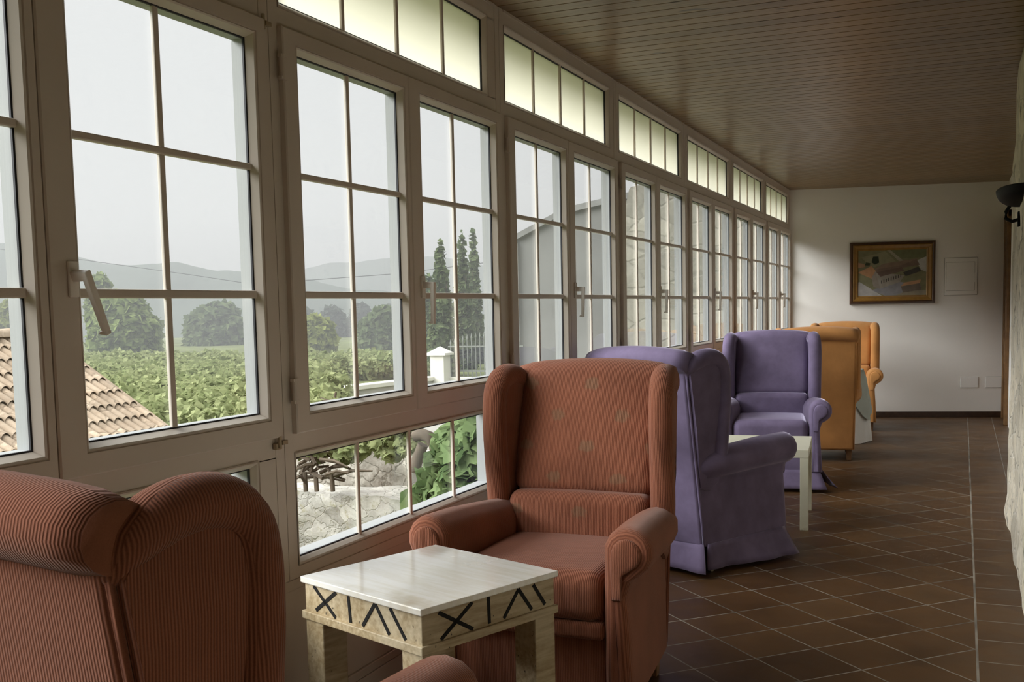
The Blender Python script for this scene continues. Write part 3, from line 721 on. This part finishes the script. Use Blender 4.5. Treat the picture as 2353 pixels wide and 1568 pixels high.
# ------------------------------------------------------------------ armchairs
LEGWOOD = plain('chair_leg_wood', (.16, .08, .035, 1), .45, .4, var=.2, vscale=20)
CHROME = plain('caster_metal', (.6, .55, .4, 1), .3, .5, metal=1.)
def armchair(root, mats, skirt=False, legs=True):
    """wing armchair, front toward -y, x to the side, z up; front plane y=0 is moved to y=-.36 so the root sits under the seat"""
    OY = -.36
    MX, MY, MM, MB_ = mats                       # cloth with cords across x, along y, with motifs, back
    def fin(mb): mb.v = [(x, y+OY, z) for x, y, z in mb.v]; return mb
    zb = .15 if skirt else .10
    # seat
    def bend(p):
        u = p.x/.275; v = (p.y)/.31
        p.z += .016*(1-u*u)*(1-min(1, abs(v))**2)
        if p.y < -.2: p.z -= .0*1
        return p
    fin(MB().rbox((.277, .32, .085), .052, bend, off=(0, .285, .452))).build('seat_cushion', MB_, root, smooth=180)
    fin(MB().rbox((.283, .30, .10), .02, off=(0, .315, .34))).build('seat_base', MB_, root, smooth=180)
    fin(MB().rbox((.283, .035, .030), .018, off=(0, .012, .341))).build('footrest_lip', MB_, root, smooth=180)
    fin(MB().rbox((.283, .014, (.312-zb)/2), .012, off=(0, .024, (.312+zb)/2))).build('front_panel', MB_, root, smooth=180)
    # inner back: lumbar cushion and tall upper cushion
    def lum(p):
        u = p.x/.29; p.z += .006*(1-u*u); p.y += .09*(p.z-.44) - .018*(1-u*u); return p
    fin(MB().rbox((.292, .075, .13), .045, lambda p: lum(p+Vector((0, .585, .562))))).build('lumbar_cushion', MM, root, smooth=180)
    def upb(p):
        u = p.x/.295; t = (p.z-.665)/.5
        p.y += .135*t + .02*t*t - .014*(1-u*u)*math.sin(max(0, min(1, t))*3.1)
        p.z += (.030*(1-u*u)-.016)*max(0, t); p.x *= 1+.03*t; return p
    fin(MB().rbox((.296, .065, .252), .058, lambda p: upb(p+Vector((0, .645, .926))), nm=9)).build('back_cushion', MM, root, smooth=180)
    # rolled top of the outer back
    secs = []
    for i in range(13):
        u = -1+i/6; e = 1-.16*max(0, abs(u)-.80)/.20
        cz = 1.108+.022*(1-u*u); cy = .806+.010*(1-u*u)
        secs.append([(u*.330, cy+.078*e*math.cos(t), cz+.064*e*math.sin(t)) for t in [2*math.pi*q/16 for q in range(16)]])
    fin(MB().loft(secs)).build('back_roll', MB_, root, smooth=80)
    def bp(p):
        t = (p.z-.1)/.97; u = p.x/.31; p.y += .155*t + .016*(1-u*u)*math.sin(t*3.1); p.x *= .99+.02*t; return p
    fin(MB().rbox((.318, .022, (1.074-zb)/2), .018, lambda p: bp(p+Vector((0, .660, (1.074+zb)/2))), nm=8)).build('back_panel', MB_, root, smooth=180)
    for sx in (-1, 1):
        pts = [(sx*.320*(1+.0), .655+.155*((z-.1)/.97)+.012, z) for z in [zb+.01+(1.04-zb)*k/10 for k in range(11)]]
        fin(MB().tube(pts, .008, 7)).build('piping', MB_, root, smooth=180)
        # arm: slab with a rolled top, tapering to the rear
        def arm_sec(y, d, k, dz, dx):
            cx, cz, r = .367, .607, .085
            L = [(.283+d, zb+d*.2), (.283+d, .30), (.283+d, .48), (.284+d, .58)]
            L += [(cx+(r-d)*k*math.cos(R(a)) - (1-k)*.03, cz+dz+(r-d)*k*math.sin(R(a))) for a in (165, 140, 115, 90, 65, 40, 15, -10, -35, -60)]
            L += [(.378-d*.9, .517+dz*.5), (.362-d, .46), (.372-d, .32), (.382-d, zb+d*.2)]
            return [(sx*(x+dx), y+.155*((z-.1)/.97)*max(0, (y-.38)/.285), z) for x, z in L]
        S = [(-.028, .040, 1, 0), (-.030, .028, 1, 0), (-.022, .012, 1, 0), (-.004, .002, 1, 0), (.03, 0, 1, 0), (.2, 0, 1, -.004), (.4, 0, .97, -.016), (.52, 0, .90, -.026), (.60, 0, .74, -.034), (.645, .002, .5, -.04), (.665, .006, .3, -.05)]
        secs = [arm_sec(y, d, k, dz, -.052*max(0, y)/.665) for y, d, k, dz in S]
        mb = MB().loft(secs)
        if sx > 0: mb.f = [f[::-1] for f in mb.f]
        arm = fin(mb).build('arm', MY, root, smooth=75)
        P = [(.316, .455), (.313, .58)] + [(.367+.051*math.cos(R(a)), .607+.051*math.sin(R(a))) for a in (172, 145, 118, 90, 62, 35, 8, -20, -48, -72)] + [(.353, .535), (.349, .500), (.348, .455)]
        cen = Vector((.352, .57))
        def fs(y, d): return [(sx*(x+(cen.x-x)*d), y, z+(cen.y-z)*d) for x, z in P]
        mb = MB().loft([fs(-.012, 0), fs(-.034, 0), fs(-.040, .04), fs(-.043, .12), fs(-.044, .5)])
        if sx > 0: mb.f = [f[::-1] for f in mb.f]
        fin(mb).build('arm_front', MX, arm, smooth=60)
        # wing: flat cheek from the back corner, with a padded roll along its top and front
        W = [(.812, 1.050), (.782, 1.090), (.735, 1.117), (.685, 1.130), (.635, 1.130), (.590, 1.114), (.558, 1.075), (.545, 1.010), (.545, .92), (.552, .83), (.561, .74), (.568, .66), (.572, .585)]
        def wx(y, off): return sx*(.316+.030*max(0, min(1, (.80-y)/.26))+off)
        O = W + [(.575, .48), (.64, .44), (.715, .46), (.737, .575), (.765, .75), (.790, .92)]
        cyz = Vector((.68, .85))
        def cheek(d, off): return [(wx(y, off)-sx*.022*max(0, min(1, (.63-z)/.10)), y+(cyz.x-y)*d, z+(cyz.y-z)*d) for y, z in O]
        mb = MB().loft([cheek(.05, -.040), cheek(.0, -.034), cheek(.0, .018), cheek(.02, .024)])
        if sx > 0: mb.f = [f[::-1] for f in mb.f]
        wg = fin(mb).build('wing', MX, root, smooth=40)
        rr = [.022, .041, .047] + [.048]*(len(W)-4) + [.044]
        pts = [Vector((wx(y, -.004), y, z)) for y, z in W]; pts = [pts[0]+(pts[0]-pts[1]).normalized()*.014] + pts; rr = [.006] + rr
        fine, fr_ = [], []
        for i in range(len(pts)-1):                       # smooth the path
            p0_, p1_, p2_, p3_ = pts[max(i-1, 0)], pts[i], pts[i+1], pts[min(i+2, len(pts)-1)]
            for k in range(3):
                t = k/3; fine.append(.5*((2*p1_)+(p2_-p0_)*t+(2*p0_-5*p1_+4*p2_-p3_)*t*t+(3*p1_-p0_-3*p2_+p3_)*t**3)); fr_.append(rr[i]+(rr[i+1]-rr[i])*t)
        fine.append(pts[-1]); fr_.append(rr[-1])
        fin(MB().tube(fine, fr_, 16, ref=(1, 0, 0))).build('wing_roll', MX, wg, smooth=180)
        if legs:
            for y in (.06, .60):
                x = sx*(.325 if y < .3 else .285)
                fin(MB().hexa([(x-.02, y-.02, 0), (x+.02, y-.02, 0), (x+.02, y+.02, 0), (x-.02, y+.02, 0), (x-.027, y-.027, .13), (x+.027, y-.027, .13), (x+.027, y+.027, .13), (x-.027, y+.027, .13)])).build('leg', LEGWOOD, root, bevel=.004)
        else:
            for y in (.06, .58):
                x = sx*.29; cst = MB().tube([(x-.012, y, .022), (x+.012, y, .022)], .022, 14); cst.box(x-.006, x+.006, y-.006, y+.006, .03, .17)
                fin(cst).build('caster', CHROME, root, smooth=50)
    if skirt:
        rnd = random.Random(2)
        def sk(p0, p1, nx, ny, name):
            secs = []; N = 18
            for i in range(N+1):
                t = i/N; x = p0[0]+(p1[0]-p0[0])*t; y = p0[1]+(p1[1]-p0[1])*t
                row = []
                for k in range(6):
                    q = k/5; fl = .004+.050*q**1.2+.010*q*math.sin(t*9+nx*2+ny) + .006*q*math.sin(t*23)
                    ext = .055*q*(t-.5)*2
                    row.append((x+nx*fl+(p1[0]-p0[0])*.0+ext*(1 if p1[0] != p0[0] else 0)*(1 if p1[0] > p0[0] else -1), y+ny*fl+ext*(1 if p1[0] == p0[0] else 0)*(1 if p1[1] > p0[1] else -1), .165-.138*q))
                secs.append(row)
            o = fin(MB().loft(secs, closed=False, cap0=False, cap1=False)).build(name, MX, root, smooth=180)
            s_ = o.modifiers.new('cloth', 'SOLIDIFY'); s_.thickness = .004; s_.offset = 0
        sk((-.36, -.004), (.36, -.004), 0, -1, 'skirt_panel'); sk((-.325, .684), (.325, .684), 0, 1, 'skirt_panel')
        sk((.375, .01), (.335, .67), 1, 0, 'skirt_panel'); sk((-.375, .01), (-.335, .67), -1, 0, 'skirt_panel')
    return root
def place(root, x, y, th, s, sz, z=0.):          # x, y: middle of the chair's front edge on the floor
    root.location = (x-math.sin(th)*.36*s, y+math.cos(th)*.36*s, z); root.rotation_euler = (0, 0, th); root.scale = (s, s, sz)
RD, RDK = (.36, .138, .078, 1), (.14, .042, .022, 1)
RED = (fabric('red_ribbed_cloth', RD, RDK, 2), fabric('red_ribbed_arm_cloth', RD, RDK, 1), fabric('red_ribbed_motif_cloth', RD, RDK, 2, marks=True), fabric('red_ribbed_back_cloth', RD, RDK, 0))
PV = velvet('purple_velvet', (.165, .130, .215, 1), (.84, .78, 1., 1)); PUR = (PV, PV, PV, PV)
OC, OD = (.58, .285, .095, 1), (.40, .17, .05, 1)
OF = fabric('orange_cloth', OC, OD, 0, pitch=.004, strength=.25); ORA = (OF, OF, OF, OF)
red1 = armchair(empty('wing_armchair', (0, 0, 0), 0, 'brick red ribbed wing armchair facing the viewer behind the patterned table', 'armchair', 'wing armchairs along the windows'), RED)
place(red1, -1.335, 3.20, .012, .973, 1.003)
red2 = copy_tree(red1); tag(red2, 'nearest brick red wing armchair at bottom left, its back to the viewer', 'armchair')
place(red2, -1.355, 1.943, 3.072, 1., .985)
pur1 = armchair(empty('wing_armchair', (0, 0, 0), 0, 'purple skirted wing armchair turned away, behind the facing red armchair', 'armchair', 'wing armchairs along the windows'), PUR, skirt=True, legs=False)
place(pur1, -1.235, 6.05, 2.73, .99, 1.0)
pur2 = copy_tree(pur1); tag(pur2, 'purple skirted wing armchair facing the viewer behind the white table', 'armchair')
place(pur2, -1.305, 7.913, .15, .978, .994)
ora1 = armchair(empty('wing_armchair', (0, 0, 0), 0, 'orange wing armchair with its back to the viewer, beside the draped table', 'armchair', 'wing armchairs along the windows'), ORA)
place(ora1, -1.30, 10.19, 3.334, .986, 1.0)
ora2 = copy_tree(ora1); tag(ora2, 'farthest orange wing armchair, facing the viewer by the white end wall', 'armchair')
place(ora2, -1.214, 11.86, .03, .989, .987)

# ------------------------------------------------------------------ tables
def table_wood():
    t = NT('worn_whitewashed_wood')
    g = t.noise(3, 6, .62, t.scaled((2.2, 22, 22))); n = t.noise(5, 5, .65)
    c = t.mix(t.ramp(g, (.3, (0, 0, 0)), (.68, (1, 1, 1))), (.27, .19, .09), (.52, .42, .265))
    c = t.mix(t.math('MULTIPLY', t.ramp(n, (.42, (0, 0, 0)), (.66, (1, 1, 1))), .45), c, (.64, .57, .42))
    k = t.ramp(t.noise(60, 2), (.71, (0, 0, 0)), (.75, (1, 1, 1))); c = t.mix(k, c, (.06, .045, .03))
    t.l(c, t.b.inputs['Base Color']); t.set(Roughness=t.ramp(n, (.3, (.42, .42, .42)), (.7, (.6, .6, .6))), Specular_IOR_Level=.4); t.bump(g, .15, .003); return t.m
def top_wood():
    t = NT('white_painted_table_top')
    g = t.noise(2.5, 6, .62, t.scaled((16, 1.8, 1))); n = t.noise(4.2, 5, .65)
    c = t.mix(t.ramp(g, (.35, (0, 0, 0)), (.6, (1, 1, 1))), (.80, .76, .65), (.90, .885, .83))
    st = t.ramp(t.noise(3.1, 4, .6), (.58, (0, 0, 0)), (.70, (1, 1, 1))); c = t.mix(t.math('MULTIPLY', st, .6), c, (.50, .39, .22))
    t.l(c, t.b.inputs['Base Color']); t.set(Roughness=t.ramp(n, (.3, (.18, .18, .18)), (.7, (.30, .30, .30))), Specular_IOR_Level=.6, Coat_Weight=.8, Coat_Roughness=.12); t.bump(n, .03, .003); return t.m
TW, TT = table_wood(), top_wood()
BLACKPAINT = plain('black_carved_lines', (.012, .011, .010, 1), .7, .2)
zt = .62
cn = [atZ(px, py, zt) for px, py in ((688, 1325), (968, 1403), (1284, 1312), (1000, 1250))]       # left, near, right, far
ctr = sum(cn, Vector())/4; ang = math.atan2((cn[2]-cn[1]).y, (cn[2]-cn[1]).x); hs = (cn[2]-cn[1]).length/2; hd = (cn[1]-cn[0]).length/2
tb = empty('side_table', (ctr.x, ctr.y, 0), ang, 'square rustic wooden table with black carved lines before the facing red armchair', 'table')
MB().box(-hs, hs, -hd, hd, zt-.019, zt).build('table_top', [TT], tb, bevel=.003)
fi = .010
m = MB(); m.box(-hs+fi, hs-fi, -hd+fi, hd-fi, zt-.105, zt-.019); m.build('frieze', TW, tb, bevel=.002)
MB().box(-hs+.001, hs-.001, -hd+.001, hd-.001, zt-.128, zt-.103).build('moulding', TW, tb, bevel=.003)
m = MB()
def stroke(face, a, b, wd=.011):
    (u0, v0), (u1, v1) = a, b; d = Vector((u1-u0, v1-v0)); nrm_ = Vector((-d.y, d.x)).normalized()*wd/2
    q = [(u0-nrm_.x, v0-nrm_.y), (u0+nrm_.x, v0+nrm_.y), (u1+nrm_.x, v1+nrm_.y), (u1-nrm_.x, v1-nrm_.y)]
    n0, n1 = -.002, .0016
    def T(u, v, n_): return (-hs+2*hs*u, -hd+fi-n_, zt-.103+.084*v) if face == 'f' else (-hs+fi-n_, hd-2*hd*u, zt-.103+.084*v)
    ww = wd/(2*hs)
    nn = Vector((-(v1-v0)*.084, (u1-u0)*2*hs)).normalized()*wd/2
    q = [(u0-nn.x/(2*hs), v0-nn.y/.084), (u0+nn.x/(2*hs), v0+nn.y/.084), (u1+nn.x/(2*hs), v1+nn.y/.084), (u1-nn.x/(2*hs), v1-nn.y/.084)]
    m.hexa([T(*p, n0) for p in q]+[T(*p, n1) for p in q])
for face in ('f', 'l'):
    s_ = [((.13, .93), (.36, .05)), ((.36, .95), (.14, .03)), ((.475, .97), (.478, .06)), ((.70, .93), (.585, .08)), ((.70, .93), (.80, .08)), ((.815, .93), (.905, .12))] if face == 'f' else \
         [((.10, .95), (.29, .05)), ((.30, .95), (.115, .10)), ((.405, .95), (.42, .04)), ((.625, .94), (.52, .06)), ((.63, .94), (.735, .05)), ((.745, .95), (.86, .05))]
    for grp in ((0, 1), (2,), (3, 4), (5,)):
        m = MB()
        for q in grp: stroke(face, *s_[q])
        m.build('carved_mark', BLACKPAINT, tb)
for sx in (-1, 1):
    for sy in (-1, 1):
        x, y = sx*(hs-.052), sy*(hd-.052)
        MB().box(x-.043, x+.043, y-.043, y+.043, 0, zt-.126).build('leg', TW, tb, bevel=.004)
WHITET = plain('cream_lacquer', (.68, .66, .52, 1), .4, .4, var=.03)
zt2 = .50; cn2 = [atZ(1858, 1035, zt2), atZ(1866, 1003, zt2)]
an2 = math.atan2((cn2[1]-cn2[0]).y, (cn2[1]-cn2[0]).x)-math.pi/2; L2 = (cn2[1]-cn2[0]).length; ex = Vector((math.cos(an2), math.sin(an2), 0)); ey = Vector((-math.sin(an2), math.cos(an2), 0))
c2 = cn2[0]-ex*.30+ey*L2/2
wt = empty('coffee_table', (c2.x, c2.y, 0), an2, 'plain cream white square table between the two purple armchairs', 'table')
MB().box(-.30, .30, -L2/2, L2/2, zt2-.05, zt2).build('table_top', WHITET, wt, bevel=.002)
for sx in (-1, 1):
    for sy in (-1, 1):
        x, y = sx*.274, sy*(L2/2-.026); MB().box(x-.025, x+.025, y-.025, y+.025, 0, zt2-.049).build('leg', WHITET, wt, bevel=.002)
# draped round table between the orange armchairs
CLOTHW = plain('white_linen', (.74, .72, .68, 1), .9, .2); CLOTHG = plain('grey_green_cloth', (.42, .45, .40, 1), .9, .2, var=.06)
ct_ = (-1.20, 11.02); rt_ = .29; zc_ = .72
def drape(rad0, z0, z1, seed, amp, square=0.):
    secs = []; N = 72; rnd = random.Random(seed); ph = [rnd.uniform(0, 6) for _ in range(3)]
    def prof(t, q):
        a = 2*math.pi*t/N; fold = amp*q*(math.sin(a*9+ph[0])+.6*math.sin(a*14+ph[1]))
        low = z1
        if square: low = z1 + square*(1-abs(math.cos(2*(a+.2)))**.7)
        z = z0+(low-z0)*q; r_ = rad0+.015*min(1, q*6)+.06*q+fold
        return (r_*math.cos(a), r_*math.sin(a), z)
    secs.append([(0.001*math.cos(2*math.pi*t/N), .001*math.sin(2*math.pi*t/N), z0) for t in range(N)])
    secs.append([(rad0*.97*math.cos(2*math.pi*t/N), rad0*.97*math.sin(2*math.pi*t/N), z0) for t in range(N)])
    for k in range(0, 11): secs.append([prof(t, k/10) for t in range(N)])
    return MB().loft(secs, cap0=True, cap1=False)
o = drape(rt_, zc_, .005, 4, .016).build('tablecloth', CLOTHW, smooth=180); o.location = (*ct_, 0); tag(o, 'white floor length tablecloth on the round table between the orange armchairs', 'tablecloth')
o = drape(rt_+.008, zc_+.004, .22, 6, .014, .30).build('table_overcloth', CLOTHG, smooth=180); o.location = (*ct_, 0); tag(o, 'grey green cloth laid over the white tablecloth by the orange armchairs', 'tablecloth')

# ------------------------------------------------------------------ things on the far wall
rzf = .2132
p = far_pt(-.551, 1.731, 0); pf = empty('picture_frame', p, rzf, 'painting of village roofs in a dark and gilt wooden frame on the end wall', 'picture')
FD = plain('dark_frame_wood', (.060, .026, .012, 1), .35, .5, var=.2, vscale=15); FG = plain('gilt_frame', (.26, .135, .028, 1), .35, .5, var=.15, vscale=20)
def frame(r, prof, mat, name):
    secs = [[(a0, y, b0), (a1, y, b0), (a1, y, b1), (a0, y, b1)] for a0, a1, b0, b1, y in [(r[0]+d, r[1]-d, r[2]+d, r[3]-d, -y) for d, y in prof]]
    return MB().loft(secs, cap0=False, cap1=False).build(name, mat, pf)
W2, H2 = .483, .366
frame((-W2, W2, -H2, H2), [(0, 0), (0, .028), (.006, .038), (.024, .040), (.034, .030)], FD, 'outer_frame')
frame((-W2, W2, -H2, H2), [(.034, .030), (.044, .034), (.075, .022), (.086, .024), (.097, .012), (.10, .008)], FG, 'gilt_slip')
cw, ch = W2-.095, H2-.095
PM = {}
def pm(c):
    k = tuple(c)
    if k not in PM: PM[k] = plain('paint_%d' % len(PM), (*c, 1), .7, .2, var=.12, vscale=14)
    return list(PM).index(k)
polys = [((.20, .19, .11), [(0, 0), (1, 0), (1, 1), (0, 1)]), ((.15, .155, .085), [(.55, .80), (1, .82), (1, 1), (.42, 1)]), ((.30, .28, .21), [(.42, 1), (.47, 1), (.68, .74), (.62, .72)]),
         ((.25, .24, .15), [(.05, .85), (.4, .97), (.55, .75), (.2, .62)]), ((.40, .385, .37), [(0, 0), (.36, 0), (.02, .32), (0, .30)]), ((.42, .41, .38), [(.85, .75), (1, .84), (1, .5), (.92, .55)]),
         ((.24, .235, .25), [(.20, .13), (.62, .30), (.92, .2), (.8, 0), (.4, 0)]), ((.26, .23, .17), [(.55, 0), (.75, .12), (1, .1), (1, 0)]),
         ((.42, .235, .125), [(.0, .52), (.20, .66), (.26, .55), (.20, .38)]), ((.27, .235, .20), [(.20, .40), (.27, .58), (.33, .15), (.23, .20)]), ((.30, .27, .23), [(.33, .16), (.26, .52), (.68, .44), (.62, .30)]),
         ((.19, .135, .105), [(.27, .52), (.24, .60), (.85, .80), (.90, .66)]), ((.15, .105, .085), [(.27, .52), (.33, .42), (.68, .54), (.64, .62)]), ((.23, .165, .125), [(.24, .58), (.36, .70), (.88, .80), (.64, .66)]),
         ((.07, .065, .06), [(.66, .50), (.88, .62), (.92, .52), (.70, .42)]), ((.43, .245, .135), [(.63, .20), (.68, .28), (.92, .34), (.90, .24)]), ((.16, .13, .105), [(.66, .06), (.63, .20), (.90, .26), (.93, .12)]),
         ((.035, .045, .03), [(.20, .74), (.22, .86), (.30, .86), (.31, .73), (.25, .69)]), ((.05, .06, .035), [(.10, .68), (.12, .74), (.18, .72), (.17, .67)]), ((.33, .20, .12), [(0, .62), (0, .74), (.10, .70), (.10, .64)])]
m = MB()
for i, (c, q) in enumerate(polys):
    k = pm(c); yy = -.010-.0004*i
    m.add([(-cw+2*cw*u, yy, -ch+2*ch*v) for u, v in q], [tuple(range(len(q)))[::-1]], k)
for i in range(9): m.add([(-cw+2*cw*(.34+.035*i+du), -.020, -ch+2*ch*(.27+.016*i+dv)) for du, dv in ((0, 0), (.012, 0), (.012, .07), (0, .07))], [(3, 2, 1, 0)], pm((.06, .055, .05)))
m.build('canvas', [PM[k] for k in PM], pf)
PANEL = plain('white_painted_cover', (.86, .845, .81, 1), .55, .3)
GAP_SHADE = plain('painted_gap_shade', (.30, .28, .25, 1), .9)  # grey edging painted in for the shadow round covers and door
p = far_pt(.221, 1.668, 0); fb = empty('fuse_box', p, rzf, 'white square fuse box cover on the wall right of the painting', 'fuse box')
MB().box(-.184, .184, -.005, 0, -.221, .221).build('painted_shadow_rim', GAP_SHADE, fb)
MB().box(-.18, .18, -.014, 0, -.217, .217).build('cover_frame', PANEL, fb, bevel=.003)
MB().box(-.168, .153, -.0145, 0, -.168, .168).build('painted_door_shade', GAP_SHADE, fb)
MB().box(-.165, .150, -.020, -.012, -.165, .165).build('door', PANEL, fb, bevel=.003)
MB().box(.151, .160, -.026, -.012, -.07, .04).build('latch', PANEL, fb, bevel=.002)
for i, (s_, lb) in enumerate(((.331, 'left blank white junction cover plate low on the end wall'), (.610, 'right blank white junction cover plate low on the end wall, next to the door'))):
    o = MB().box(-.098, .098, -.008, 0, -.064, .064).box(-.101, .101, -.003, 0, -.067, .067, 1).build('cover_plate', [PANEL, GAP_SHADE], bevel=.002); o.location = far_pt(s_, .418, 0); o.rotation_euler = (0, 0, rzf); tag(o, lb, 'cover plate', 'blank cover plates on the end wall')  # second box: thin grey rim painted as the plate's edge shadow
# wall lamp on the granite
wl = empty('wall_lamp', (.285, 6.42, 1.965), 0, 'black half bowl wall lamp fixed to the granite wall', 'lamp')
N = 24; secs = []
for k in range(9):
    t = k/8*math.pi/2; rr_ = math.sin(t)**.8 if k else .02; zz = -.085*math.cos(t)
    secs.append([(-.125*rr_*math.sin(a)-.002, .36*rr_*math.cos(a), zz+.02) for a in [math.pi*q/N for q in range(N+1)]])
inn = [[(x*.94, y*.96, z+.006) for x, y, z in s_] for s_ in reversed(secs)]
MB().loft(secs+inn, closed=False, cap0=False, cap1=False).build('bowl', BLACKMETAL, wl, smooth=60)
MB().tube([(0, .10, -.13), (-.04, .11, -.14), (-.072, .12, -.12), (-.070, .12, -.085), (-.05, .10, -.05)], .010, 8).box(-.012, .012, .06, .14, -.17, -.09).build('bracket', BLACKMETAL, wl, smooth=50)
